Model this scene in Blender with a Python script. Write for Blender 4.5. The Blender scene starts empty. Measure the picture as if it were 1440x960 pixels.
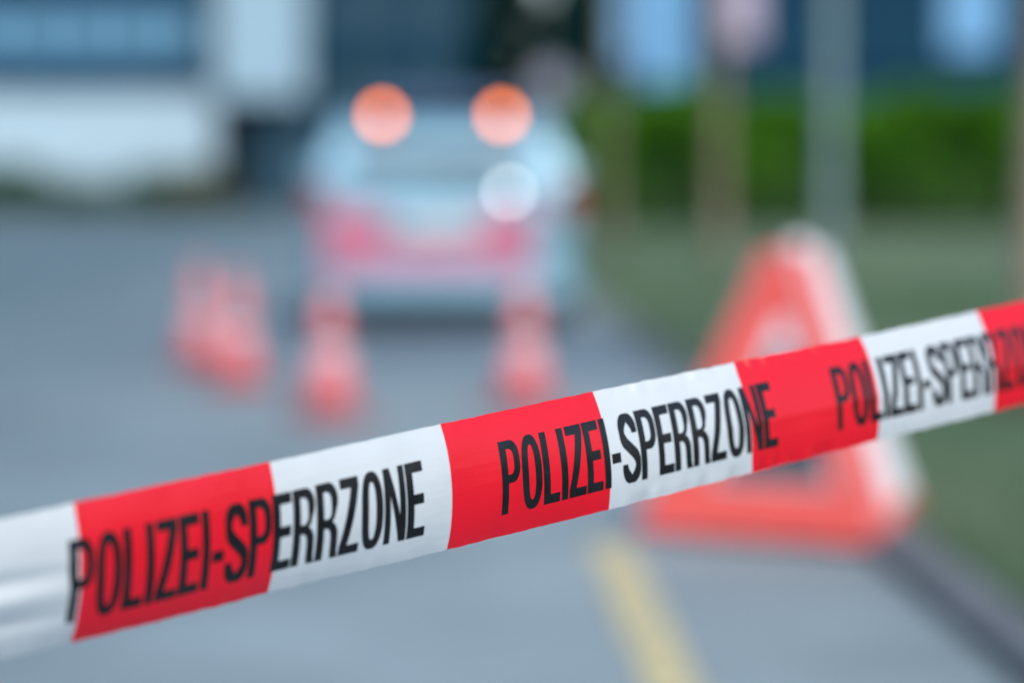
import bpy, bmesh, math, random
import numpy as np
from mathutils import Vector, Matrix

random.seed(7)
rng = np.random.default_rng(7)
R = math.radians
SC = bpy.context.scene
COL = SC.collection

# ------------------------------------------------------------------ camera
LENS = 85.0
FPX = LENS / 36.0 * 1440.0                      # focal length in pixels of the photograph
CAM = Vector((0.0, 0.0, 1.0))
YAW, PITCH = math.atan(98 / FPX), math.atan(230 / FPX)
cam_data = bpy.data.cameras.new("camera")
cam = bpy.data.objects.new("camera", cam_data)
COL.objects.link(cam)
cam.location = CAM
cam.rotation_euler = (R(90) - PITCH, 0, -YAW)
cam_data.lens = LENS
cam_data.sensor_width = 36.0
cam_data.sensor_fit = 'HORIZONTAL'
cam_data.clip_start = 0.02
cam_data.clip_end = 3000
D0 = 1.40                                       # metres to the tape where its first red band starts
cam_data.dof.use_dof = True
cam_data.dof.focus_distance = D0 * (1 + .0622 * 2.45)
cam_data.dof.aperture_fstop = LENS / 45.0       # a 45 mm entrance pupil
cam_data.dof.aperture_blades = 11
cam_data.dof.aperture_rotation = R(12)
SC.camera = cam
CM = Matrix.Translation(CAM) @ cam.rotation_euler.to_matrix().to_4x4()

# ------------------------------------------------------------------ light
SUN_EL, SUN_AZ = 50.0, 152.0                    # azimuth clockwise from +Y (behind the camera, to the right)
world = bpy.data.worlds.new("World")
SC.world = world
world.use_nodes = True
wn = world.node_tree
sky = wn.nodes.new("ShaderNodeTexSky")
sky.sky_type = 'NISHITA'
sky.sun_disc = False
sky.sun_elevation = R(SUN_EL)
sky.sun_rotation = R(SUN_AZ)
sky.air_density = 1.0
sky.dust_density = 1.6
sky.ozone_density = 1.0
wn.links.new(sky.outputs[0], wn.nodes["Background"].inputs[0])
wn.nodes["Background"].inputs[1].default_value = 0.14
sl = bpy.data.lights.new("sun", 'SUN')
sl.energy = 1.5
sl.angle = R(16)
sl.color = (1.0, 0.96, 0.9)
sun = bpy.data.objects.new("sun", sl)
COL.objects.link(sun)
sd = Vector((math.sin(R(SUN_AZ)) * math.cos(R(SUN_EL)), math.cos(R(SUN_AZ)) * math.cos(R(SUN_EL)), math.sin(R(SUN_EL))))
sun.rotation_euler = sd.to_track_quat('Z', 'Y').to_euler()
sun.location = (0, -5, 12)
vs = SC.view_settings
vs.view_transform = 'Standard'
vs.look = 'None'
vs.gamma = 1
vs.use_curve_mapping = False
vs.exposure = 0.86
SC.cycles.use_denoising = True
SC.cycles.use_adaptive_sampling = False
SC.cycles.max_bounces = 6

# ------------------------------------------------------------------ helpers
def tag(o, label=None, cat=None, group=None, kind=None):
    if label: o["label"] = label
    if cat: o["category"] = cat
    if group: o["group"] = group
    if kind: o["kind"] = kind
    return o

def empty(name, loc, rz=0.0):
    o = bpy.data.objects.new(name, None)
    COL.objects.link(o)
    o.location = loc
    o.rotation_euler = (0, 0, rz)
    return o

def copy_tree(o, parent=None):
    c = o.copy()
    COL.objects.link(c)
    if parent: c.parent = parent
    for ch in list(o.children):
        copy_tree(ch, c)
    return c

class MB:
    """collects shapes for ONE mesh object"""
    def __init__(s):
        s.v, s.f = [], []
    def add(s, vs, fs):
        b = len(s.v)
        s.v += [tuple(p) for p in vs]
        s.f += [tuple(b + i for i in f) for f in fs]
        return s
    def box(s, x0, x1, y0, y1, z0, z1):
        return s.add([(x0, y0, z0), (x1, y0, z0), (x1, y1, z0), (x0, y1, z0), (x0, y0, z1), (x1, y0, z1), (x1, y1, z1), (x0, y1, z1)],
                     [(0, 3, 2, 1), (4, 5, 6, 7), (0, 1, 5, 4), (1, 2, 6, 5), (2, 3, 7, 6), (3, 0, 4, 7)])
    def loft(s, rings, cap0=True, cap1=True):
        n = len(rings[0])
        b = [p for r in rings for p in r]
        fs = []
        for k in range(len(rings) - 1):
            for i in range(n):
                j = (i + 1) % n
                fs.append((k * n + i, k * n + j, (k + 1) * n + j, (k + 1) * n + i))
        if cap0: fs.append(tuple(reversed(range(n))))
        if cap1: fs.append(tuple(range((len(rings) - 1) * n, len(rings) * n)))
        return s.add(b, fs)
    def lathe(s, prof, n=24, c=(0, 0, 0), axis='z', cap=True):
        rings = []
        for r, h in prof:
            ring = []
            for i in range(n):
                a = 2 * math.pi * i / n
                if axis == 'z': p = (c[0] + r * math.cos(a), c[1] + r * math.sin(a), c[2] + h)
                elif axis == 'x': p = (c[0] + h, c[1] + r * math.cos(a), c[2] + r * math.sin(a))
                else: p = (c[0] + r * math.sin(a), c[1] + h, c[2] + r * math.cos(a))
                ring.append(p)
            rings.append(ring)
        return s.loft(rings, cap, cap)
    def tube(s, pts, radii, n=10):
        rings = []
        pts = [Vector(p) for p in pts]
        for k, p in enumerate(pts):
            t = (pts[min(k + 1, len(pts) - 1)] - pts[max(k - 1, 0)]).normalized()
            u = t.cross(Vector((0.31, 0.94, 0.1))).normalized()
            w = t.cross(u)
            r = radii[k] if hasattr(radii, '__len__') else radii
            rings.append([p + u * (r * math.cos(2 * math.pi * i / n)) + w * (r * math.sin(2 * math.pi * i / n)) for i in range(n)])
        return s.loft(rings)
    def prism(s, poly, d):
        """poly: coplanar points, d: extrusion vector"""
        d = Vector(d)
        poly = [Vector(p) for p in poly]
        return s.loft([poly, [p + d for p in poly]])
    def build(s, name, m, parent=None, smooth=False, bevel=0.0, seg=2):
        me = bpy.data.meshes.new(name)
        me.from_pydata(s.v, [], s.f)
        bm = bmesh.new()
        bm.from_mesh(me)
        bmesh.ops.recalc_face_normals(bm, faces=bm.faces)
        if bevel > 0:
            es = [e for e in bm.edges if len(e.link_faces) == 2 and e.calc_face_angle(0) > R(28)]
            bmesh.ops.bevel(bm, geom=es, offset=bevel, segments=seg, affect='EDGES', profile=0.6)
        bm.to_mesh(me)
        bm.free()
        return link(name, me, m, parent, smooth)

def link(name, me, m, parent=None, smooth=False):
    if m is not None and not me.materials: me.materials.append(m)
    if smooth:
        me.polygons.foreach_set("use_smooth", [True] * len(me.polygons))
        me.update()
    o = bpy.data.objects.new(name, me)
    COL.objects.link(o)
    if parent: o.parent = parent
    return o

def np_mesh(name, verts, faces):
    """fast mesh of equal-sided faces from numpy arrays"""
    me = bpy.data.meshes.new(name)
    k = faces.shape[1]
    me.vertices.add(len(verts)); me.vertices.foreach_set("co", verts.astype(np.float32).ravel())
    me.loops.add(faces.size); me.loops.foreach_set("vertex_index", faces.astype(np.int32).ravel())
    me.polygons.add(len(faces)); me.polygons.foreach_set("loop_start", np.arange(0, faces.size, k, dtype=np.int32))
    me.update(calc_edges=True)
    return me

def at(px, py, d):
    """the world point seen at pixel (px, py) of the photograph at depth d"""
    return CM @ Vector(((px - 720) / FPX * d, -(py - 480) / FPX * d, -d))

# ------------------------------------------------------------------ materials
def mat(name, col, rough=0.6, metal=0.0, spec=0.5, var=0.0, scale=8.0, bump=0.0, bscale=None, emit=None, estr=0.0, coat=0.0, col2=None, trans=0.0, detail=6):
    m = bpy.data.materials.new(name)
    m.use_nodes = True
    nt = m.node_tree
    b = nt.nodes["Principled BSDF"]
    b.inputs["Base Color"].default_value = (*col, 1)
    b.inputs["Roughness"].default_value = rough
    b.inputs["Metallic"].default_value = metal
    b.inputs["Specular IOR Level"].default_value = spec
    b.inputs["Coat Weight"].default_value = coat
    if emit:
        b.inputs["Emission Color"].default_value = (*emit, 1)
        b.inputs["Emission Strength"].default_value = estr
    if var > 0 or bump > 0 or col2:
        tc = nt.nodes.new("ShaderNodeTexCoord")
        nz = nt.nodes.new("ShaderNodeTexNoise")
        nz.inputs["Scale"].default_value = scale
        nz.inputs["Detail"].default_value = detail
        nt.links.new(tc.outputs["Object"], nz.inputs["Vector"])
        if var > 0 or col2:
            rp = nt.nodes.new("ShaderNodeValToRGB")
            c1 = col if col2 else tuple(c * (1 - var) for c in col)
            c2 = col2 if col2 else tuple(min(1, c * (1 + var)) for c in col)
            rp.color_ramp.elements[0].position = 0.32
            rp.color_ramp.elements[1].position = 0.68
            rp.color_ramp.elements[0].color = (*c1, 1)
            rp.color_ramp.elements[1].color = (*c2, 1)
            nt.links.new(nz.outputs["Fac"], rp.inputs["Fac"])
            nt.links.new(rp.outputs["Color"], b.inputs["Base Color"])
        if bump > 0:
            n2 = nt.nodes.new("ShaderNodeTexNoise")
            n2.inputs["Scale"].default_value = bscale or scale * 4
            n2.inputs["Detail"].default_value = 4
            nt.links.new(tc.outputs["Object"], n2.inputs["Vector"])
            bp = nt.nodes.new("ShaderNodeBump")
            bp.inputs["Strength"].default_value = bump
            bp.inputs["Distance"].default_value = 0.01
            nt.links.new(n2.outputs["Fac"], bp.inputs["Height"])
            nt.links.new(bp.outputs["Normal"], b.inputs["Normal"])
    return m

def film_mat(name, col, tl):
    """printed polyethylene film: glossy, a little light comes through"""
    m = mat(name, col, rough=0.32, spec=0.52, var=0.025, scale=26, bump=0.02, bscale=60)
    nt = m.node_tree
    b = nt.nodes["Principled BSDF"]
    # faint lengthwise draw lines and cross creases of the film
    uvn = nt.nodes.new("ShaderNodeUVMap"); uvn.uv_map = "along"
    last = b.inputs["Normal"].links[0].from_socket
    for sc_, st_ in (((2.0, 12, 1), .05), ((13, 3, 1), .018)):
        mp = nt.nodes.new("ShaderNodeMapping"); mp.inputs["Scale"].default_value = sc_
        nz = nt.nodes.new("ShaderNodeTexNoise"); nz.inputs["Scale"].default_value = 1.0; nz.inputs["Detail"].default_value = 3
        bp = nt.nodes.new("ShaderNodeBump"); bp.inputs["Strength"].default_value = st_; bp.inputs["Distance"].default_value = .01
        nt.links.new(uvn.outputs[0], mp.inputs[0]); nt.links.new(mp.outputs[0], nz.inputs["Vector"])
        nt.links.new(nz.outputs["Fac"], bp.inputs["Height"]); nt.links.new(last, bp.inputs["Normal"])
        last = bp.outputs["Normal"]
    nt.links.new(last, b.inputs["Normal"])
    t = nt.nodes.new("ShaderNodeBsdfTranslucent")
    t.inputs["Color"].default_value = (*col, 1)
    mx = nt.nodes.new("ShaderNodeMixShader")
    mx.inputs[0].default_value = tl
    nt.links.new(b.outputs[0], mx.inputs[1])
    nt.links.new(t.outputs[0], mx.inputs[2])
    nt.links.new(mx.outputs[0], nt.nodes["Material Output"].inputs["Surface"])
    return m

def leaf_mat(name, c1, c2, scale=1.2, spec=0.2):
    m = mat(name, c1, rough=0.6, spec=spec, scale=scale, col2=c2)
    nt = m.node_tree
    b = nt.nodes["Principled BSDF"]
    t = nt.nodes.new("ShaderNodeBsdfTranslucent")
    t.inputs["Color"].default_value = (c2[0] * 1.2, c2[1] * 1.2, c2[2] * .8, 1)
    mx = nt.nodes.new("ShaderNodeMixShader")
    mx.inputs[0].default_value = 0.25
    nt.links.new(b.outputs[0], mx.inputs[1])
    nt.links.new(t.outputs[0], mx.inputs[2])
    nt.links.new(mx.outputs[0], nt.nodes["Material Output"].inputs["Surface"])
    return m

def asphalt_mat():
    """grey asphalt: the lane on the left is darker than the strip along the kerb"""
    m = mat("asphalt", (0.1, 0.1, 0.1), rough=0.7, bump=0.5, bscale=160, var=.16, scale=1.3)
    nt = m.node_tree
    b = nt.nodes["Principled BSDF"]
    old = b.inputs["Base Color"].links[0].from_socket
    geo = nt.nodes.new("ShaderNodeTexCoord")
    sep = nt.nodes.new("ShaderNodeSeparateXYZ")
    nt.links.new(geo.outputs["Object"], sep.inputs[0])
    n = nt.nodes.new("ShaderNodeTexNoise")
    n.inputs["Scale"].default_value = .35
    n.inputs["Detail"].default_value = 5
    nt.links.new(geo.outputs["Object"], n.inputs["Vector"])
    ma = nt.nodes.new("ShaderNodeMath"); ma.operation = 'MULTIPLY_ADD'
    ma.inputs[1].default_value = 4.0
    nt.links.new(n.outputs["Fac"], ma.inputs[0])
    nt.links.new(sep.outputs["X"], ma.inputs[2])
    mr = nt.nodes.new("ShaderNodeMapRange")
    mr.inputs["From Min"].default_value = -1.7
    mr.inputs["From Max"].default_value = 2.1
    nt.links.new(ma.outputs[0], mr.inputs["Value"])
    rp = nt.nodes.new("ShaderNodeValToRGB")
    rp.color_ramp.elements[0].color = (0.080, 0.128, 0.142, 1)
    rp.color_ramp.elements[1].color = (0.189, 0.247, 0.260, 1)
    nt.links.new(mr.outputs[0], rp.inputs["Fac"])
    mx = nt.nodes.new("ShaderNodeMix"); mx.data_type = 'RGBA'; mx.blend_type = 'MULTIPLY'
    mx.inputs["Factor"].default_value = 1.0
    sc = nt.nodes.new("ShaderNodeMix"); sc.data_type = 'RGBA'; sc.blend_type = 'MULTIPLY'
    sc.inputs["Factor"].default_value = 1.0
    sc.inputs[7].default_value = (10, 10, 10, 1)
    nt.links.new(old, sc.inputs[6])
    nt.links.new(sc.outputs[2], mx.inputs[6])
    nt.links.new(rp.outputs["Color"], mx.inputs[7])
    nt.links.new(mx.outputs[2], b.inputs["Base Color"])
    return m

M = dict(
    asphalt=asphalt_mat(),
    soil=mat("soil", (0.060, 0.058, 0.045), rough=0.95, var=0.4, scale=3, bump=0.6, bscale=40),
    turf=mat("turf", (0.050, 0.090, 0.048), rough=0.9, col2=(0.17, 0.205, 0.12), scale=0.7, bump=0.6, bscale=60),
    blade=leaf_mat("grass_blade", (0.060, 0.130, 0.070), (0.21, 0.28, 0.19), .40),
    kerb=mat("kerb_concrete", (0.085, 0.10, 0.11), rough=0.9, var=0.3, scale=9, bump=0.5, bscale=70),
    kerb_flush=mat("kerb_worn", (0.125, 0.155, 0.145), rough=0.9, var=0.3, scale=6, bump=0.4, bscale=70),
    paving=mat("paving", (0.075, 0.105, 0.105), rough=0.9, var=0.15, scale=2, bump=0.3),
    yellow=mat("yellow_road_paint", (0.42, 0.36, 0.16), rough=0.75, col2=(0.55, 0.48, 0.25), scale=14, bump=0.3, bscale=150),
    film_white=film_mat("white_film", (0.60, 0.635, 0.65), 0.28),
    film_red=film_mat("red_film", (0.88, 0.008, 0.026), 0.42),
    ink=mat("black_ink", (0.003, 0.004, 0.007), rough=0.30, spec=0.26, col2=(0.010, 0.012, 0.016), scale=60),
    cone_red=mat("cone_red", (0.66, 0.160, 0.170), rough=0.5, var=0.1, scale=10),
    cone_white=mat("cone_white", (0.58, 0.56, 0.58), rough=0.4, var=0.06, scale=14),
    cone_base=mat("cone_base", (0.30, 0.045, 0.045), rough=0.7, var=0.25, scale=14),
    rubber=mat("rubber", (0.016, 0.017, 0.018), rough=0.8, var=0.3, scale=20),
    sign_red=mat("sign_red", (0.77, 0.092, 0.074), rough=0.45, var=0.06, scale=7),
    sign_white=mat("sign_white", (0.75, 0.77, 0.80), rough=0.4, var=0.05, scale=9),
    sign_black=mat("sign_black", (0.035, 0.055, 0.07), rough=0.6, var=0.2, scale=9),
    silver=mat("silver_paint", (0.25, 0.45, 0.55), rough=0.28, metal=0.25, coat=0.6, var=0.03, scale=3),
    car_red=mat("reflective_red", (0.58, 0.17, 0.25), rough=0.4, var=0.05, scale=12),
    car_glass=mat("car_glass", (0.13, 0.32, 0.43), rough=0.10, metal=0.5, spec=0.8, coat=0.5),
    black_plastic=mat("black_plastic", (0.02, 0.022, 0.024), rough=0.5, var=0.2, scale=20),
    tail_red=mat("tail_red", (0.30, 0.012, 0.02), rough=0.3, spec=0.3),
    blue_lens=mat("blue_lens", (0.004, 0.035, 0.10), rough=0.25, coat=0.6),
    amber=mat("amber_lit", (0.9, 0.3, 0.05), rough=0.2, emit=(1.0, 0.20, 0.02), estr=6.8),
    glint_glow=mat("glint_glow", (0.9, 0.9, 0.9), rough=0.2, emit=(0.86, 0.95, 1.0), estr=4.6),  # emission standing in for a glint on the car's tail
    alloy=mat("alloy", (0.45, 0.47, 0.5), rough=0.3, metal=0.8),
    plate=mat("plate_white", (0.7, 0.72, 0.74), rough=0.4, var=0.04, scale=20),
    steel=mat("galvanised_steel", (0.22, 0.30, 0.30), rough=0.5, metal=0.35, var=0.15, scale=9),
    bark=mat("bark", (0.22, 0.175, 0.12), rough=0.95, var=0.4, scale=7, bump=1.0, bscale=30),
    bark_pale=mat("bark_pale", (0.29, 0.225, 0.155), rough=0.95, var=0.35, scale=8, bump=1.0, bscale=30),
    hedge=leaf_mat("hedge_leaf", (0.010, 0.085, 0.004), (0.13, 0.34, 0.026), .9, .08),
    twig=mat("twig", (0.012, 0.028, 0.010), rough=1.0, var=0.4, scale=12),
    leaf=leaf_mat("leaf_green", (0.035, 0.075, 0.022), (0.080, 0.135, 0.035)),
    needle=leaf_mat("dark_needle", (0.002, 0.022, 0.020), (0.005, 0.040, 0.034), 1.2, .04),
    shrub=leaf_mat("shrub_leaf", (0.024, 0.085, 0.034), (0.050, 0.135, 0.055)),
    shrub_olive=leaf_mat("shrub_olive", (0.080, 0.090, 0.020), (0.14, 0.14, 0.036)),
    wall_white=mat("white_render", (0.41, 0.55, 0.62), rough=0.85, var=0.06, scale=0.8, bump=0.2, bscale=30),
    wall_pale=mat("pale_cladding", (0.31, 0.46, 0.55), rough=0.7, var=0.05, scale=0.7),
    wall_grey=mat("blue_grey_render", (0.030, 0.075, 0.110), rough=0.8, spec=0.2, var=0.15, scale=0.6),
    spandrel=mat("dark_blue_cladding", (0.002, 0.040, 0.085), rough=0.7, spec=0.15, var=0.15, scale=0.8),
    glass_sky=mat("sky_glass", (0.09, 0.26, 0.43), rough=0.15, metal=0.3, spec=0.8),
    glass_dark=mat("dark_glass", (0.003, 0.045, 0.085), rough=0.3, metal=0.0, spec=0.12),
    frame_dark=mat("dark_frame", (0.006, 0.025, 0.04), rough=0.6, spec=0.2),
    panel_blue=mat("light_blue_panel", (0.16, 0.38, 0.63), rough=0.5, var=0.05, scale=0.8),
    panel_pink=mat("pale_pink_panel", (0.44, 0.38, 0.50), rough=0.6, var=0.05, scale=0.8),
    roofing=mat("roofing", (0.06, 0.065, 0.07), rough=0.9, var=0.2, scale=2),
)

# ------------------------------------------------------------------ ground, road, verge
def sheet(name, x0, x1, y0, y1, z, m, t=0.0, kind="structure"):
    mb = MB()
    if t > 0: mb.box(x0, x1, y0, y1, z - t, z)
    else: mb.add([(x0, y0, z), (x1, y0, z), (x1, y1, z), (x0, y1, z)], [(0, 1, 2, 3)])
    return tag(mb.build(name, m), kind=kind)

KX0, KX1 = 1.14, 1.30
sheet("ground", -900, 900, -600, 1500, -0.012, M["turf"])
sheet("road", -40, KX0, -12, 62, 0.0, M["asphalt"])
verge = sheet("verge", KX1, 30, -6, 58, 0.03, M["turf"], t=0.10)
sheet("pavement", -40, KX0, 62, 75, 0.10, M["paving"], t=0.14)

kerb = tag(MB().box(KX0 + .004, KX1 - .004, -6, 47, -0.10, 0.006).build("kerb", M["soil"]), kind="structure")
stone = MB().box(-.074, .074, -.494, .494, -0.02, 0.05).build("kerb_stone", M["kerb"], kerb, bevel=0.008)
for k in range(52):
    o = stone if k == 0 else stone.copy()
    if k: COL.objects.link(o); o.parent = kerb
    # the upstand is dropped flush with the road beyond the eighth metre
    o.location = ((KX0 + KX1) / 2 + random.uniform(-.003, .003), -5.2 + k, (0 if k < 13 else -.032) + random.uniform(-.003, .003))
    if k == 13: flush_mesh = stone.data.copy(); flush_mesh.materials[0] = M["kerb_flush"]
    if k >= 13: o.data = flush_mesh
    o.rotation_euler = (0, 0, random.uniform(-.003, .003))

ym = M["yellow"].node_tree
yb = ym.nodes["Principled BSDF"]
ysrc = yb.inputs["Base Color"].links[0].from_socket
yt = ym.nodes.new("ShaderNodeTexCoord")
yn = ym.nodes.new("ShaderNodeTexNoise"); yn.inputs["Scale"].default_value = 22; yn.inputs["Detail"].default_value = 8
yr = ym.nodes.new("ShaderNodeValToRGB"); yr.color_ramp.elements[0].position = .52; yr.color_ramp.elements[1].position = .60
yx = ym.nodes.new("ShaderNodeMix"); yx.data_type = 'RGBA'; yx.inputs[7].default_value = (.15, .19, .205, 1)
ym.links.new(yt.outputs["Object"], yn.inputs["Vector"]); ym.links.new(yn.outputs["Fac"], yr.inputs["Fac"])
ym.links.new(yr.outputs["Color"], yx.inputs["Factor"]); ym.links.new(ysrc, yx.inputs[6]); ym.links.new(yx.outputs[2], yb.inputs["Base Color"])

# worn yellow dash of a cycle-lane line, ragged along its edges
def dash(y0, y1, xc, w):
    n = 70
    L, Rr = [], []
    for i in range(n + 1):
        y = y0 + (y1 - y0) * i / n
        e = 0.004
        L.append((xc - w / 2 + random.uniform(-e, e), y, .004))
        Rr.append((xc + w / 2 + random.uniform(-e, e), y, .004))
    mb = MB()
    mb.add(L + Rr, [(i, n + 1 + i, n + 2 + i, i + 1) for i in range(n)])
    o = mb.build("road_marking", M["yellow"])
    return tag(o, kind="structure")
dash(3.2, 6.55, .452, .115)

# grass blades of the verge: nobody could count them
def grass(n, x0, x1, y0, y1, h0, h1, w):
    # denser towards the road edge and the camera
    x = x0 + (x1 - x0) * rng.random(n) ** 1.5
    y = y0 + (y1 - y0) * rng.random(n) ** 1.7
    a = rng.random(n) * 2 * math.pi
    h = rng.uniform(h0, h1, n)
    lean = rng.uniform(-.6, .6, (n, 2)) * h[:, None]
    dx, dy = np.cos(a) * w, np.sin(a) * w
    V = np.empty((n, 3, 3))
    V[:, 0] = np.stack([x - dx, y - dy, np.full(n, .028)], 1)
    V[:, 1] = np.stack([x + dx, y + dy, np.full(n, .028)], 1)
    V[:, 2] = np.stack([x + lean[:, 0], y + lean[:, 1], .028 + h], 1)
    return V.reshape(-1, 3)
gv = np.concatenate([grass(90000, KX1 + .01, 7.0, 3.0, 24, .03, .085, .0045), grass(50000, KX1 + .02, 14, 12, 44, .04, .10, .010)])
gm = np_mesh("grass", gv, np.arange(len(gv)).reshape(-1, 3))
tag(link("grass", gm, M["blade"]), kind="stuff")

# ------------------------------------------------------------------ the police tape
P0 = Vector((-.182 * D0, -(806 - 480) / FPX * D0, -D0))                  # camera frame, start of the first red band
STEP = Vector((.0751 * D0, .0141 * D0, -.0622 * D0))                     # camera frame, one band
A0 = CM @ P0
STEP_W = CM.to_3x3() @ STEP
BAND = STEP_W.length
T = STEP_W.normalized()
UP = Vector((0, 0, 1))
W0 = (UP - T * UP.dot(T)).normalized()
N0 = W0.cross(T).normalized()
if N0.dot(CAM - A0) < 0: N0 = -N0
TAPE_W, TAPE_R = 0.0845, 0.104

def sm(x): x = max(0.0, min(1.0, x)); return x * x * (3 - 2 * x)

def tape_point(i, v, off=0.0):
    """i along the tape in bands, v across it from -0.5 (lower edge) to 0.5"""
    phi = R(float(np.interp(i, (-6, -1, 0, 1, 2, 3, 4, 5, 6, 14), (26, 19, 13, 10.5, 3, -5, -8, -9, -9, -12))))
    width = TAPE_W * float(np.interp(i, (0, 1, 3, 5, 6), (1.075, 1.04, 1.0, .965, .985)))      # stretched a little more where it is pulled
    w = W0 * math.cos(phi) + N0 * math.sin(phi)
    n = N0 * math.cos(phi) - W0 * math.sin(phi)
    flat = 1.0 + 0.8 * sm((-i) / 1.2)
    r = TAPE_R * flat
    a = v * width / r
    ah = .5 * width / r
    p = A0 + STEP_W * i + w * (r * math.sin(a)) + n * (r * (math.cos(a) - math.cos(ah)))
    # pulls and folds of the thin film
    d = 0.00035 * math.sin(i * 5.1 + v * 3) + 0.00022 * math.sin(i * 13.7 - v * 6 + 1)
    k = sm((-i + .16) / .55)
    d += 1.25 * k * (-.0022 * math.exp(-((v - .055 + .05 * i) / .055) ** 2) + .0016 * math.exp(-((v + .06 + .05 * i) / .06) ** 2)
              - .0016 * math.exp(-((v + .235 + .03 * i) / .05) ** 2))
    e = sm((abs(v) - .36) / .14)
    d += 1.15 * e * (0.0007 * math.sin(i * 37 + 2 * math.sin(i * 9)) + .0005 * math.sin(i * 61 + 1.3)) * (0.35 + sm((i - 2.9) / .4) * sm((4.9 - i) / .5))
    p = p + w * (math.copysign(1, v) * e * (.00010 + .00012 * sm((i - 2.9) / .4)) * (math.sin(i * 19 + v) + .7 * math.sin(i * 47 + 2 * v)))
    d += .0006 * math.exp(-((v + .02 * i - .02) / .05) ** 2) * sm((i - 3.4) / .8)
    return p + n * (d + off)

tape = empty("barrier_tape", A0 - Vector((0, 0, .04)))
tag(tape, "red and white plastic police tape stretched across the road with black lettering", "barrier tape")
TI = Matrix.Translation(-tape.location)
NV, NU = 28, 40
for k in range(-8, 18):
    vs_, fs_ = [], []
    for a in range(NU + 1):
        for b in range(NV + 1):
            vs_.append(TI @ tape_point(k + a / NU, -.5 + b / NV))
    for a in range(NU):
        for b in range(NV):
            q = a * (NV + 1) + b
            fs_.append((q, q + NV + 1, q + NV + 2, q + 1))
    me = bpy.data.meshes.new("band")
    me.from_pydata([tuple(p) for p in vs_], [], fs_)
    red = k % 2 == 0
    uv = me.uv_layers.new(name="along")
    co = [(k + a / NU, b / NV) for a in range(NU + 1) for b in range(NV + 1)]
    for lp in me.loops: uv.data[lp.index].uv = co[lp.vertex_index]
    link("red_band" if red else "white_band", me, M["film_red"] if red else M["film_white"], tape, True)

# lettering: condensed grotesque capitals, unit cap height
def arc(cx, cy, rx, ry, a0, a1, n=10):
    return [(cx + rx * math.cos(R(a0 + (a1 - a0) * i / n)), cy + ry * math.sin(R(a0 + (a1 - a0) * i / n))) for i in range(n + 1)]
def sup(cx, cy, rx, ry, e, n=40):
    out = []
    for i in range(n):
        a = 2 * math.pi * i / n
        c, s = math.cos(a), math.sin(a)
        out.append((cx + rx * math.copysign(abs(c) ** (2 / e), c), cy + ry * math.copysign(abs(s) ** (2 / e), s)))
    return out
def stroke(pts, w):
    L, Rr = [], []
    for k, p in enumerate(pts):
        q, r_ = pts[max(k - 1, 0)], pts[min(k + 1, len(pts) - 1)]
        dx, dy = r_[0] - q[0], r_[1] - q[1]
        l = math.hypot(dx, dy)
        nx, ny = -dy / l, dx / l
        h = w[0] / 2 * abs(nx) + w[1] / 2 * abs(ny)
        L.append((p[0] + nx * h, p[1] + ny * h)); Rr.append((p[0] - nx * h, p[1] - ny * h))
    return L + Rr[::-1]
s, h = .140, .135
def bowl(x1, yt, yb, r):
    return arc(x1 - r, yt - r * 1.35, r, r * 1.35, 90, 0, 8) + arc(x1 - r, yb + r * 1.35, r, r * 1.35, 0, -90, 8)
GL = {
    'P': (.43, [[(.01, 0), (.01, 1)] + bowl(.415, 1, .425, .165) + [(.01 + s, .425), (.01 + s, 0)],
                [(.01 + s, .885), (.01 + s, .54)] + bowl(.29, .885, .54, .085)[::-1]]),
    'O': (.47, [sup(.235, .5, .215, .515, 2.5), sup(.235, .5, .215 - s, .515 - h, 2.5)]),
    'L': (.365, [[(.01, 0), (.01, 1), (.01 + s, 1), (.01 + s, h), (.355, h), (.355, 0)]]),
    'I': (.19, [[(.03, 0), (.03, 1), (.03 + s, 1), (.03 + s, 0)]]),
    'Z': (.405, [[(.01, 0), (.01, .13), (.235, .872), (.03, .872), (.03, 1), (.39, 1), (.39, .88), (.16, .128), (.395, .128), (.395, 0)]]),
    'E': (.38, [[(.01, 0), (.01, 1), (.365, 1), (.365, 1 - h), (.01 + s, 1 - h), (.01 + s, .585), (.345, .585), (.345, .585 - h), (.01 + s, .585 - h), (.01 + s, h), (.37, h), (.37, 0)]]),
    '-': (.25, [[(.02, .335), (.02, .475), (.225, .475), (.225, .335)]]),
    'S': (.43, [stroke(arc(.212, .735, .142, .20, -8, 232, 20) + arc(.212, .262, .15, .20, 52, -186, 20), (s * .84, h * .86))]),
    'R': (.44, [[(.01, 0), (.01, 1)] + arc(.255, .785, .165, .215, 90, -40, 10) + [(.345, .545), (.305, .50), (.36, .455), (.40, .37), (.408, .10), (.435, 0), (.295, 0), (.278, .09), (.272, .32), (.25, .39), (.205, .42), (.01 + s, .42), (.01 + s, 0)],
                [(.01 + s, .885), (.01 + s, .54)] + bowl(.292, .885, .54, .08)[::-1]]),
    'N': (.45, [[(.01, 0), (.01, 1), (.145, 1), (.315, .36), (.315, 1), (.435, 1), (.435, 0), (.30, 0), (.13, .645), (.13, 0)]]),
}
WORD = "POLIZEI-SPERRZONE"
total = sum(GL[c][0] for c in WORD)
LEN_B, CAP = 1.895, 0.580                     # length in bands, cap height as a share of the arc width
V_BASE = -.5 + .19
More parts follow.
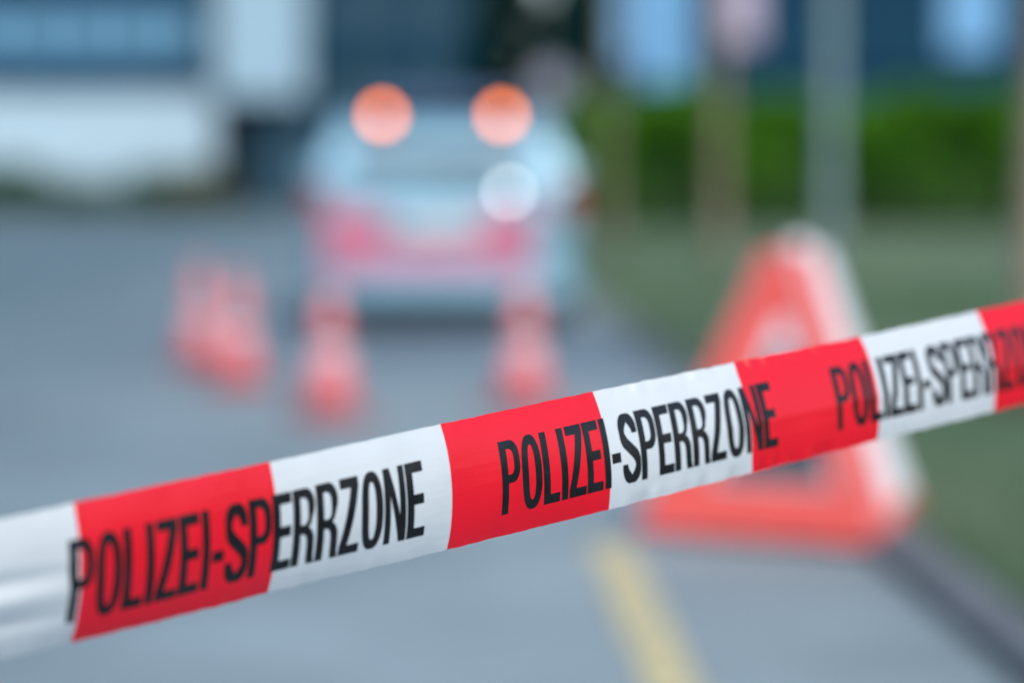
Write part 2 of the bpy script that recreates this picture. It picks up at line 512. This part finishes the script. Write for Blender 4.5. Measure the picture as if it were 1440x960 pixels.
def word_mesh(first):
    cu = bpy.data.curves.new("word", 'CURVE')
    cu.dimensions = '2D'
    cu.fill_mode = 'BOTH'
    x = 0.0
    for c in WORD:
        w, loops = GL[c]
        for lp in loops:
            sp = cu.splines.new('POLY')
            sp.points.add(len(lp) - 1)
            for p, q in zip(sp.points, lp):
                p.co = (x + q[0], q[1], 0, 1)
            sp.use_cyclic_u = True
        x += w
    to = bpy.data.objects.new("word", cu)
    COL.objects.link(to)
    dg = bpy.context.evaluated_depsgraph_get()
    dg.update()
    me = bpy.data.meshes.new_from_object(to.evaluated_get(dg))
    bpy.data.objects.remove(to)
    bm = bmesh.new()
    bm.from_mesh(me)
    bmesh.ops.remove_doubles(bm, verts=bm.verts, dist=1e-5)
    for i in range(1, 24):
        bmesh.ops.bisect_plane(bm, geom=bm.verts[:] + bm.edges[:] + bm.faces[:], plane_co=(0, -.02 + i / 23, 0), plane_no=(0, 1, 0), dist=1e-6)
    for i in range(1, 54):
        bmesh.ops.bisect_plane(bm, geom=bm.verts[:] + bm.edges[:] + bm.faces[:], plane_co=(i * total / 54, 0, 0), plane_no=(1, 0, 0), dist=1e-6)
    for v in bm.verts:
        v.co = TI @ tape_point(first + v.co.x / total * LEN_B, V_BASE + v.co.y * CAP, .00016)
    bmesh.ops.recalc_face_normals(bm, faces=bm.faces)
    bm.to_mesh(me)
    bm.free()
    me.materials.clear()
    return me
for first in [-.055 + 2.36 * q for q in range(-3, 7)]:
    link("lettering", word_mesh(first), M["ink"], tape, True)

# ------------------------------------------------------------------ traffic cones
def make_cone():
    r = empty("traffic_cone", (0, 0, 0))
    b = MB()
    b.box(-.145, .145, -.145, .145, 0.0, .022)
    b.lathe([(.125, .022), (.118, .03), (.108, .036)], 24)
    b.build("base", M["cone_base"], r, bevel=.006)
    def band(z0, z1, m, name, proud=0.0):
        f = lambda z: .105 - (z - .03) * (.105 - .026) / .47 + proud
        MB().lathe([(f(z0), z0), (f((z0 + z1) / 2), (z0 + z1) / 2), (f(z1), z1)], 28, cap=True).build(name, m, r, True)
    band(.03, .222, M["cone_red"], "red_band")
    band(.222, .272, M["cone_white"], "white_band", .0006)
    band(.272, .428, M["cone_red"], "red_band")
    band(.428, .452, M["cone_white"], "white_band", .0006)
    t = MB()
    t.lathe([(.034, .452), (.029, .485), (.027, .498), (.018, .502), (.017, .47)], 24)
    t.build("tip", M["cone_red"], r, True)
    return r
cone = make_cone()
# (x, y, turn, label)
cones = [(-.475, 10.15, .3, "red and white traffic cone before the left rear wheel of the silver car"),
         (.355, 10.5, .9, "red and white traffic cone standing before the right side of the silver car"),
         (-.98, 11.6, .1, "red and white traffic cone, nearer one of the pair left of the car"),
         (-1.29, 12.9, 1.1, "red and white traffic cone on the road, farthest left and farther back of the pair")]
for k, (x, y, rz, lb) in enumerate(cones):
    c = cone if k == 0 else copy_tree(cone)
    c.location = (x, y, 0)
    c.rotation_euler = (0, 0, rz)
    c.scale = (1.1, 1.1, 1.1)
    tag(c, lb, "traffic cone", "traffic cones around the police car")

# ------------------------------------------------------------------ folding warning triangle
sign = empty("warning_triangle", (0, 0, 0))
tag(sign, "large folding red bordered warning triangle standing by the grass edge", "warning sign")
GL_ = at(893, 752, 6.75); GR_ = at(1243, 775, 6.45)
LB = Vector((GL_.x, GL_.y, 0.015)); RB = Vector((GR_.x, GR_.y, 0.015))
TOPC = at(1122, 352, 6.72)
BB = Vector((RB.x + .215, RB.y + .62, 0.015))                 # third foot, behind
base_c = (LB + RB + BB) / 3
sign.location = (base_c.x, base_c.y, 0)
SI = Matrix.Translation(-sign.location)
def hub(p):                                                  # the blunt top: each leg ends 5-6 cm from the axis
    return TOPC
def face(a, b, ta, tb, name):
    """one cloth face between feet a, b with blunt top ta-tb: red border pieces round a white field"""
    a, b, ta, tb = Vector(a), Vector(b), Vector(ta), Vector(tb)
    nrm = (b - a).cross(ta - a).normalized()
    ctr = (LB + RB + BB) / 3 + Vector((0, 0, .3))
    if nrm.dot(a - ctr) < 0: nrm = -nrm
    f = empty(name, (0, 0, 0)); f.parent = sign
    def pt(u, v):
        lo = a.lerp(b, u); hi = ta.lerp(tb, u)
        return lo.lerp(hi, v)
    def quad(pts, nm, m, off, t=.004):
        MB().prism([SI @ (pt(*q) + nrm * off) for q in pts], nrm * t).build(nm, m, f)
    return f, quad, pt
TR = at(1112, 353, 6.60); TL = TR + (LB - RB) * .112; TBk = at(1160, 351, 6.92)
# front face
f, quad, pt = face(LB, RB, TL, TR, "front_face")
hb, wb = .185, .215
def inner(u, v):  # border corner: shrink towards the face's middle
    return (u, v)
def edge_u(v, width):   # share of the local width that the border takes
    wl = (pt(1, v) - pt(0, v)).length
    return min(.5, width / wl)
VB, VT = .19, .76
BL, BR = (.27, VB), (.86, VB)
UL, UR = (.56, VT), (.70, VT)
quad([(0, .012), BL, UL, (0, 1)], "red_border", M["sign_red"], .004)
quad([BR, (1, .012), (1, 1), UR], "red_border", M["sign_red"], .004)
quad([(0, .012), (1, .012), BR, BL], "red_border", M["sign_red"], .004)
quad([(0, 1), UL, UR, (1, 1)], "red_border", M["sign_red"], .004)
quad([BL, BR, UR, UL], "white_field", M["sign_white"], .003, .002)
# dark pictogram on the white field: a broad foot under a tapering upright
quad([(.288, .20), (.845, .20), (.79, .43), (.40, .43)], "pictogram", M["sign_black"], .004, .002)
quad([(.42, .435), (.78, .435), (.715, .66), (.535, .66)], "pictogram", M["sign_black"], .004, .002)
# right face, seen edge-on: red border and white field
f, quad, pt = face(RB, BB, TR, TBk, "side_face")
quad([(0, .10), (.34, .10), (.60, 1), (0, 1)], "red_border", M["sign_red"], 0)
quad([(.34, .10), (1, .10), (1, 1), (.60, 1)], "white_field", M["sign_white"], 0)
quad([(0, .012), (1, .012), (1, .10), (0, .10)], "red_border", M["sign_red"], 0)
f, quad, pt = face(BB, LB, TBk, TL, "back_face")
quad([(.02, .02), (.98, .02), (.98, .985), (.02, .985)], "white_field", M["sign_white"], 0, .003)
for p, t in ((LB, TL), (RB, TR), (BB, TBk)):
    MB().tube([SI @ Vector((p.x, p.y, 0.0)), SI @ t], .009, 8).build("leg", M["steel"], sign)
MB().lathe([(.032, -.03), (.036, 0), (.03, .022), (.014, .03)], 16, c=tuple(SI @ TOPC)).build("hub", M["sign_white"], sign, True)

# ------------------------------------------------------------------ the police car (origin on the ground under its tail)
car = empty("police_car", (0.0, 16.0, 0))
tag(car, "silver and red police estate car seen from behind with two lit amber lamps", "police car")
def section(y, w, zb, zt, n=1.0):
    h = [(0, zb), (.62 * w, zb), (.90 * w, zb + .05), (.985 * w, zb + .16), (w, .52), (w, .70), (.985 * w, .84), (.95 * w, zt - .03), (.88 * w, zt), (0, zt)]
    return [(x, y, z) for x, z in h] + [(-x, y, z) for x, z in h[-2:0:-1]]
ring = [section(.03, .80, .36, .94), section(.06, .855, .34, .97), section(.16, .89, .28, .985), section(.8, .905, .22, .985), section(2.4, .91, .20, .97), section(3.3, .90, .20, .95),
        section(3.9, .87, .22, .86), section(4.35, .80, .26, .74), section(4.5, .70, .32, .66)]
MB().loft(ring).build("body", M["silver"], car, smooth=False, bevel=.0)
gh = []
for z, y0, y1, w in ((.96, .10, 3.15, .865), (1.22, .24, 2.80, .775), (1.40, .37, 2.50, .69), (1.455, .50, 2.35, .63), (1.48, .75, 2.15, .52)):
    n = []
    for sx, sy in ((-1, 0), (1, 0), (1, 1), (-1, 1)):
        n.append((sx * w, y1 if sy else y0, z))
    gh.append(n)
MB().loft(gh).build("cabin", M["silver"], car, bevel=.05, seg=3)
def on_plane(y0, z0, w0, y1, z1, w1, a, b, c, d, inset, name, m, off=.02):
    """a trapezoid pane on a slope across the car"""
    pts = []
    for z, ww in ((a, c), (b, d)):
        t = (z - z0) / (z1 - z0)
        pts.append((z, y0 + (y1 - y0) * t, ww))
    (za, ya, wa), (zb_, yb, wb_) = pts
    nrm = Vector((0, -(z1 - z0), (y1 - y0))).normalized() * (1 if y1 > y0 else -1)
    if y1 < y0: nrm = Vector((0, (z1 - z0), -(y1 - y0))).normalized()
    q = [Vector((-wa, ya, za)), Vector((wa, ya, za)), Vector((wb_, yb, zb_)), Vector((-wb_, yb, zb_))]
    return MB().prism([p + nrm * (-.01) for p in q], nrm * off).build(name, m, car, bevel=.006)
on_plane(.10, .96, .865, .37, 1.40, .69, 1.02, 1.36, .72, .60, 0, "rear_window", M["car_glass"])
on_plane(3.15, .96, .865, 2.50, 1.40, .69, 1.0, 1.38, .76, .62, 0, "windscreen", M["car_glass"])
for sx in (-1, 1):
    def sp(z, y):
        t = (z - .96) / .44
        return Vector((sx * (.865 + (.69 - .865) * t + .006), y, z))
    for ya, yb, yc, yd in ((.42, 1.05, 1.05, .56), (1.13, 1.95, 1.95, 1.13), (2.03, 2.88, 2.42, 2.03)):
        q = [sp(1.01, ya), sp(1.01, yb), sp(1.35, yc), sp(1.35, yd)]
        MB().prism(q, (sx * .012, 0, .004)).build("side_window", M["car_glass"], car)
    MB().box(sx * .86 - .012, sx * .86 + .012, .0, .0, 0, 0)
    MB().loft([[(sx * .90, 2.62, .98), (sx * .90, 2.74, .98), (sx * .90, 2.74, 1.12), (sx * .90, 2.62, 1.12)],
               [(sx * 1.06, 2.64, .99), (sx * 1.06, 2.72, .99), (sx * 1.06, 2.72, 1.10), (sx * 1.06, 2.64, 1.10)]]).build("mirror", M["silver"], car, bevel=.02)
    # tail lamp wraps the corner
    MB().loft([[(sx * .74, .015, .80), (sx * .74, .015, .92), (sx * .74, .06, .92), (sx * .74, .06, .80)],
               [(sx * .83, .02, .72), (sx * .83, .03, .95), (sx * .83, .10, .95), (sx * .83, .10, .72)],
               [(sx * .895, .10, .74), (sx * .895, .12, .95), (sx * .87, .26, .95), (sx * .885, .26, .74)]]).build("tail_lamp", M["tail_red"], car, bevel=.008)
    # amber warning lamp at the top of the tailgate
    lamp = MB().lathe([(.055, 0), (.060, .02), (.060, .05)], 20, c=(sx * .40, .27, 1.415), axis='y').build("warning_lamp", M["black_plastic"], car)
    MB().lathe([(.02, -.016), (.036, -.012), (.045, -.002)], 20, c=(sx * .40, .27, 1.415), axis='y').build("lens_or_glint", M["amber"], lamp, True)
    # chevron panels of red reflective film
    x0, x1 = ((-.78, -.38) if sx < 0 else (.24, .60))
    MB().prism([(x0, .022, .38), (x1, .012, .38), (x1, .012, .80), (x0, .022, .80)], (0, -.006, 0)).build("reflective_panel", M["car_red"], car)
    # headlamp, on the far end
    MB().loft([[(sx * .50, 4.44, .58), (sx * .50, 4.44, .68), (sx * .50, 4.50, .66), (sx * .50, 4.52, .58)],
               [(sx * .80, 4.28, .60), (sx * .80, 4.26, .72), (sx * .80, 4.36, .71), (sx * .80, 4.37, .60)]]).build("headlamp", M["car_glass"], car, bevel=.01)
MB().prism([(-.38, .010, .38), (.24, .010, .38), (.24, .010, .56), (-.38, .010, .56)], (0, -.006, 0)).build("reflective_panel", M["car_red"], car)
MB().box(-.27, .27, -.004, .006, .62, .735).build("number_plate", M["plate"], car, bevel=.003)
bp_ = []
for x in (-.90, -.82, -.5, 0, .5, .82, .90):
    yy = {.90: .16, .82: .02, .5: -.05, 0: -.07}[abs(x)]
    bp_.append([(x, yy + .03, .185), (x, yy - .01, .23), (x, yy, .34), (x, yy + .06, .375), (x, yy + .16, .375), (x, yy + .16, .185)])
MB().loft(bp_).build("rear_bumper", M["silver"], car, bevel=.01)
MB().loft([[(-.72, .05, .13), (-.72, .04, .183), (-.72, .2, .183), (-.72, .2, .13)], [(.72, .05, .13), (.72, .04, .183), (.72, .2, .183), (.72, .2, .13)]]).build("diffuser", M["black_plastic"], car, bevel=.008)
MB().box(-.66, .66, .22, 4.2, .12, .19).build("underbody", M["black_plastic"], car)  # dark plate added to keep sky light out from under the car
# spoiler, dark bar on the rear window, light bar, roof rails
MB().loft([[(-.60, .36, 1.425), (-.60, .30, 1.44), (-.58, .50, 1.478)], [(.60, .36, 1.425), (.60, .30, 1.44), (.58, .50, 1.478)]]).build("spoiler", M["black_plastic"], car, bevel=.004)
MB().loft([[(-.60, .10, 1.07), (-.60, .17, 1.19), (-.60, .30, 1.19), (-.60, .30, 1.07)], [(.60, .10, 1.07), (.60, .17, 1.19), (.60, .30, 1.19), (.60, .30, 1.07)]]).build("shade_bar", M["black_plastic"], car, bevel=.008)  # black bar added for the darker lower reflection in the rear window
wip = MB().tube([(0, .085, 1.03), (.18, .09, 1.05), (.38, .095, 1.055)], .009, 6).build("wiper", M["black_plastic"], car)
lbar = MB().loft([[(-.52, 1.30, 1.50), (-.52, 1.56, 1.50), (-.50, 1.54, 1.60), (-.50, 1.32, 1.60)], [(.52, 1.30, 1.50), (.52, 1.56, 1.50), (.50, 1.54, 1.60), (.50, 1.32, 1.60)]]).build("light_bar", M["blue_lens"], car, bevel=.02)
for q in (-.37, .37): MB().box(q - .03, q + .03, 1.36, 1.50, 1.44, 1.50).build("bracket", M["black_plastic"], lbar)
# added glowing disc that stands in for a bright glint on the tailgate
wl = MB().lathe([(.036, 0), (.040, .012), (.040, .03)], 16, c=(.44, .0, .905), axis='y').build("glint_mount", M["black_plastic"], car)
MB().lathe([(.01, -.012), (.026, -.009), (.032, 0)], 16, c=(.44, -.002, .905), axis='y').build("lens_or_glint", M["glint_glow"], wl, True)
for sx in (-1, 1):
    for y in (.85, 3.55):
        w_ = MB().lathe([(.20, -.10), (.30, -.105), (.322, -.08), (.325, 0), (.322, .08), (.30, .105), (.20, .10)], 28, c=(sx * .79, y, .325), axis='x').build("wheel", M["rubber"], car, True)
        MB().lathe([(.05, sx * .112), (.19, sx * .106), (.205, sx * .09), (.205, sx * .02)], 20, c=(sx * .79, y, .325), axis='x').build("rim", M["alloy"], w_, True)
        MB().lathe([(.37, sx * .1275), (.365, sx * .10), (.33, sx * .10)], 24, c=(sx * .79, y, .335), axis='x').build("wheel_arch", M["black_plastic"], car)

# ------------------------------------------------------------------ foliage
def leaves(centres, size, squash=1.0):
    n = len(centres)
    a = rng.normal(size=(n, 3)); a /= np.linalg.norm(a, axis=1)[:, None]
    b = np.cross(a, rng.normal(size=(n, 3))); b /= np.linalg.norm(b, axis=1)[:, None]
    s_ = size * rng.uniform(.6, 1.3, n)[:, None]
    V = np.empty((n, 4, 3))
    V[:, 0] = centres - a * s_
    V[:, 1] = centres + b * s_ * .5
    V[:, 2] = centres + a * s_
    V[:, 3] = centres - b * s_ * .5
    return np_mesh("leaves", V.reshape(-1, 3), np.arange(4 * n).reshape(-1, 4))

def clumps(n, blobs, per):
    """points in many small clumps spread over the given ellipsoids (cx, cy, cz, rx, ry, rz)"""
    pts = []
    for _ in range(n):
        c = blobs[rng.integers(len(blobs))]
        d = rng.normal(size=3); d /= np.linalg.norm(d)
        r = rng.uniform(.35, 1.05) ** .6
        p = np.array(c[:3]) + d * r * np.array(c[3:])
        pts.append(p + rng.normal(scale=.10 + .07 * min(c[3:]), size=(per, 3)) * np.array([1, 1, .7]))
    return np.concatenate(pts)

def tree(x, y, r, h, crown_r, label, bark, leaf, n=420, per=10, size=.10, lean=0.0, z0=None, name="tree", group=None):
    t = empty(name, (x, y, 0))
    tag(t, label, "tree", group)
    mb = MB()
    pts, rad = [], []
    ph = random.uniform(0, 6)
    for k in range(15):
        z = h * k / 14
        pts.append((lean * z + .03 * r * 8 * math.sin(z * 1.1 + ph) * min(1, z), .02 * math.sin(z * 1.7 + ph) * min(1, z), z - .02))
        rad.append(r * (1 + .55 * math.exp(-z / .18)) * (1 - .55 * z / h))
    mb.tube(pts, rad, 14)
    zb = z0 or h * .62
    for k in range(7):
        a = k * 2.4 + ph
        z = zb + (h - zb) * (k / 8)
        L = crown_r * random.uniform(.5, .8)
        p = Vector((lean * z, 0, z))
        mb.tube([p, p + Vector((math.cos(a) * L * .5, math.sin(a) * L * .5, L * .35)), p + Vector((math.cos(a) * L, math.sin(a) * L, L * .9))], [r * .42, r * .28, r * .08], 7)
    mb.build("trunk", bark, t, True)
    blobs = []
    for k in range(9):
        a = k * 2.4 + ph
        rr = crown_r * random.uniform(.25, .75)
        blobs.append((lean * h + math.cos(a) * rr, math.sin(a) * rr, zb + crown_r * .75 + random.uniform(0, crown_r * 1.0), crown_r * .45, crown_r * .45, crown_r * .38))
    link("crown", leaves(clumps(n, blobs, per), size), leaf, t)
    return t

# trees of the verge; their crowns start above the picture
tree(2.53, 10.0, .135, 6.2, 1.7, "brown tree trunk at the right edge, nearest tree on the grass", M["bark_pale"], M["leaf"], lean=.004, group="trees on the verge")
tree(2.80, 24.3, .075, 6.5, 1.9, "slim brown tree on the grass between the lamp post and the car", M["bark"], M["leaf"], group="trees on the verge")
tree(2.02, 29.0, .07, 5.8, 1.6, "thin brown tree on the grass beside the car's right flank", M["bark"], M["leaf"], group="trees on the verge")

# hedge along the back of the verge
def hedge(name, x0, x1, y, dep, z1, label, leaf, n, size, cat="hedge", z0=.05):
    t = empty(name, ((x0 + x1) / 2, y, 0))
    tag(t, label, cat)
    hx = (x1 - x0) / 2
    top = lambda x: z1 + .12 * np.sin(x * 1.3) + .08 * np.sin(x * 3.1 + 1) + .05 * np.sin(x * 7.7)
    # leaves: outer skin with lumps
    x = rng.uniform(-hx, hx, n)
    u = rng.random(n)
    zz = np.where(u < .35, top(x) + rng.normal(scale=.05, size=n), z0 + (top(x) - z0) * rng.random(n) ** .38)
    lump = .16 * np.sin(x * 2.2 + zz * 1.7) + .10 * np.sin(x * 5.3 - zz * 3.1)
    yy = np.where(u < .35, rng.uniform(-dep / 2, dep / 2, n), np.where(u < .85, -1, 1) * (dep / 2 + lump) + rng.normal(scale=.07, size=n))
    link("foliage", leaves(np.stack([x, yy, zz], 1), size), leaf, t)
    core = MB()
    m_ = 26
    rr = []
    for k in range(m_ + 1):
        xx = -hx + .05 + (2 * hx - .1) * k / m_
        zt = float(top(xx)) - .22
        rr.append([(xx, -dep * .36, 0), (xx, -dep * .40, zt * .6), (xx, -dep * .2, zt), (xx, dep * .2, zt), (xx, dep * .4, zt * .6), (xx, dep * .36, 0)])
    core.loft(rr).build("branches", M["twig"], t)
    return t
hedge("hedge", 2.35, 14.5, 45.0, 1.5, 2.45, "tall clipped green hedge running behind the grass verge", M["hedge"], 30000, .075)
def shrub(x, y, rx, rz, label, leaf, n=3000):
    t = empty("shrub", (x, y, .10))
    tag(t, label, "shrub", "low shrubs along the foot of the white building")
    blobs = [(random.uniform(-rx, rx) * .6, random.uniform(-.2, .2), rz * random.uniform(.4, .65), rx * .5, .35, rz * .45) for _ in range(6)]
    link("foliage", leaves(clumps(n // 4, blobs, 12), .075), leaf, t)
    mb = MB()
    for k in range(7):
        a = k * .9
        mb.tube([(0.02 * k - .06, 0, 0), (math.cos(a) * rx * .4, math.sin(a) * .2, rz * .45), (math.cos(a) * rx * .7, math.sin(a) * .3, rz * .8)], [.03, .02, .006], 5)
    mb.build("stems", M["twig"], t)
shrub(-12.4, 66.0, 1.7, 1.12, "dark green low shrub at the left end of the white wall", M["shrub"], 5000)
shrub(-9.9, 66.0, 1.25, .85, "small thin green shrub in the middle of the white wall", M["shrub"], 1600)
shrub(-7.9, 66.0, .95, 1.08, "dark green low shrub right of the thin one", M["shrub"])
shrub(-6.5, 65.6, .95, 1.02, "olive brown low shrub at the right end of the white wall", M["shrub_olive"])

# dark conifers between the buildings
def conifer(x, y, h, r, label):
    t = empty("conifer", (x, y, 0))
    tag(t, label, "tree", "dark conifers between the buildings")
    MB().tube([(0, 0, 0), (0, 0, h * .5), (0, 0, h)], [.2, .12, .02], 9).build("trunk", M["bark"], t, True)
    n = 5200
    z = .5 + (h - .5) * rng.random(n) ** 1.35
    a = rng.random(n) * 2 * math.pi
    tier = .75 + .25 * np.abs(np.sin(z * 2.6 + a * .5))
    rr = r * (1 - (z - .5) / (h - .3)) ** .8 * tier * rng.uniform(.35, 1.0, n) ** .5
    c = np.stack([np.cos(a) * rr, np.sin(a) * rr, z - .25 * rr], 1)
    link("crown", leaves(c, .17), M["needle"], t)
conifer(1.5, 57.0, 10.5, 1.5, "dark conifer behind the roof of the police car")
conifer(3.0, 55.0, 9.0, 1.35, "dark conifer between the police car and the hedge")

# ------------------------------------------------------------------ street lamp and sign on the verge
x, y = 2.93, 18.2
t = empty("street_lamp", (x, y, 0.03))
tag(t, "pale grey steel street lamp post standing on the grass behind the warning triangle", "street lamp")
MB().lathe([(.072, 0), (.072, .9), (.060, 1.0), (.057, 3.2), (.045, 6.6)], 20).build("pole", M["steel"], t, True)
MB().lathe([(.19, -.02), (.19, .02), (.15, .035)], 20).build("base_plate", M["steel"], t)
MB().box(-.035, .035, -.078, -.066, .45, .85).build("access_door", M["steel"], t, bevel=.004)
MB().tube([(0, 0, 6.5), (-.3, 0, 6.72), (-1.1, 0, 6.8)], [.05, .045, .04], 10).build("arm", M["steel"], t, True)
MB().loft([[(-1.0, -.1, 6.76), (-1.0, .1, 6.76), (-1.0, .08, 6.86), (-1.0, -.08, 6.86)], [(-1.6, -.13, 6.78), (-1.6, .13, 6.78), (-1.6, .09, 6.86), (-1.6, -.09, 6.86)]]).build("lamp_head", M["steel"], t, bevel=.015)

x, y = 1.95, 43.0
t = empty("traffic_sign", (x, y, 0.03))
tag(t, "round traffic sign showing its grey back, right of the police car", "traffic sign")
MB().lathe([(.03, 0), (.03, 2.9)], 12).build("post", M["steel"], t, True)
MB().lathe([(.32, -.035), (.33, -.05), (.33, -.055), (.05, -.056)], 28, c=(0, 0, 2.62), axis='y').build("disc", mat("sign_back_grey", (.24, .25, .31), rough=.5, var=.08, scale=6), t)
for q in (2.5, 2.7): MB().box(-.06, .06, -.035, .035, q, q + .04).build("clamp", M["steel"], t)

# ------------------------------------------------------------------ white office building, left
Y = 70.0
b = empty("office_building", (-10, Y, 0))
tag(b, "white building with a dark window ribbon and a pale stair tower on the left", "building")
def bx(name, m, x0, x1, y0, y1, z0, z1, par=None, bevel=0.0):
    o = MB().box(x0 + 10, x1 + 10, y0 - Y, y1 - Y, z0, z1).build(name, m, par or b, bevel=bevel)
    return o
XR = -6.55
bx("parapet_wall", M["wall_white"], -40, XR, Y, Y + .3, .1, 3.38)
bx("coping", M["wall_pale"], -40, XR + .04, Y - .06, Y + .36, 3.38, 3.46)
bx("spandrel", M["spandrel"], -40, XR - .4, Y + 1.2, Y + 1.5, 3.4, 4.55)
bx("lintel", M["spandrel"], -40, XR - .4, Y + 1.1, Y + 1.5, 5.92, 7.4)
bx("terrace", M["paving"], -40, XR, Y + .3, Y + 1.2, 3.2, 3.35)
bx("back_wall", M["wall_grey"], -40, -3.95, Y + 1.6, Y + 9, .1, 7.3)
for k in range(14):
    x1_ = XR - .45 - k * 1.35
    fr = MB()
    for (a0, a1, c0, c1) in ((x1_ - 1.33, x1_ - 1.26, 4.55, 5.92), (x1_ - .07, x1_, 4.55, 5.92), (x1_ - 1.26, x1_ - .07, 4.55, 4.62), (x1_ - 1.26, x1_ - .07, 5.85, 5.92)):
        fr.box(a0 + 10, a1 + 10, 1.18, 1.32, c0, c1)
    w_ = fr.build("window", M["frame_dark"], b)
    MB().box(x1_ - 1.26 + 10, x1_ - .07 + 10, 1.24, 1.27, 4.62, 5.85).build("pane", M["glass_sky"], w_)
bx("roof", M["roofing"], -40, XR - .2, Y + .9, Y + 9.2, 7.4, 7.6)
# stair tower on slim supports over a dark entrance
bx("stair_tower", M["wall_pale"], -6.42, -3.95, Y - .4, Y + 5, 3.3, 11.5)
bx("entrance_wall", M["glass_dark"], -5.85, -4.15, Y + .9, Y + 1.1, .1, 3.3)
bx("pillar", M["frame_dark"], -5.95, -5.45, Y + .2, Y + .7, .1, 3.3)
bx("side_wall", M["wall_grey"], -5.2, -3.95, Y + .5, Y + .85, .1, 3.3)
bx("tower_roof", M["roofing"], -6.5, -3.87, Y - .48, Y + 5.08, 11.5, 11.65)
d_ = bx("door", M["frame_dark"], -5.40, -5.22, Y + .84, Y + .9, .1, 2.3)

# ------------------------------------------------------------------ blue-grey building, middle distance
Y2 = 86.0
b2 = empty("apartment_block", (-1.5, Y2, 0))
tag(b2, "blue grey block far behind the police car", "building")
MB().box(-3.6, 4.0, 0, 9, 0, 12).build("wall", M["wall_grey"], b2)
MB().box(-3.75, 4.15, -.15, 9.15, 12, 12.25).build("roof", M["roofing"], b2)
for k in range(3):
    for j in range(3):
        x0, z0_ = -3.0 + k * 2.3, 1.6 + j * 3.0
        fr = MB()
        for (a0, a1, c0, c1) in ((0, .08, 0, 1.7), (1.42, 1.5, 0, 1.7), (.08, 1.42, 0, .08), (.08, 1.42, 1.62, 1.7)):
            fr.box(x0 + a0, x0 + a1, -.06, .06, z0_ + c0, z0_ + c1)
        w_ = fr.build("window", M["frame_dark"], b2)
        MB().box(x0 + .08, x0 + 1.42, -.02, .02, z0_ + .08, z0_ + 1.62).build("pane", M["glass_dark"], w_)

# ------------------------------------------------------------------ dark blue building behind the hedge
Y3 = 60.0
b3 = empty("commercial_building", (9, Y3, 0))
tag(b3, "dark blue building with pale panels rising behind the hedge", "building")
def b3x(name, m, x0, x1, z0, z1, y0=0.0, y1=.2, par=None):
    return MB().box(x0 - 9, x1 - 9, y0, y1, z0, z1).build(name, m, par or b3)
b3x("wall", M["spandrel"], 3.9, 30, 0, 9.5, .3, 9)
b3x("roof", M["roofing"], 3.7, 30.2, 9.5, 9.75, .1, 9.2)
b3x("plinth", M["wall_grey"], 3.9, 30, 0, 2.7, .14, .3)
def pane_win(x0, x1, z0, z1, m, name="window", pane="pane"):
    fr = MB()
    q = .07
    for (a0, a1, c0, c1) in ((x0, x0 + q, z0, z1), (x1 - q, x1, z0, z1), (x0 + q, x1 - q, z0, z0 + q), (x0 + q, x1 - q, z1 - q, z1)):
        fr.box(a0 - 9, a1 - 9, .17, .33, c0, c1)
    w_ = fr.build(name, M["frame_dark"], b3)
    MB().box(x0 + q - 9, x1 - q - 9, .22, .25, z0 + q, z1 - q).build(pane, m, w_)
b3x("pale_panel", M["panel_blue"], 4.15, 4.75, 3.85, 9.2, .1, .28)
b3x("pale_panel", M["panel_blue"], 4.95, 6.10, 3.35, 9.2, .1, .28)
b3x("pink_panel", M["panel_pink"], 6.75, 7.85, 4.35, 9.2, .1, .28)
b3x("pale_panel", M["panel_blue"], 12.5, 13.8, 4.15, 9.2, .1, .28)
for k, x0 in enumerate((8.2, 9.6, 11.0, 14.2, 15.6, 17.0, 18.4)):
    for z0_ in (3.6, 6.4):
        pane_win(x0, x0 + 1.25, z0_, z0_ + 1.9, M["glass_dark"])
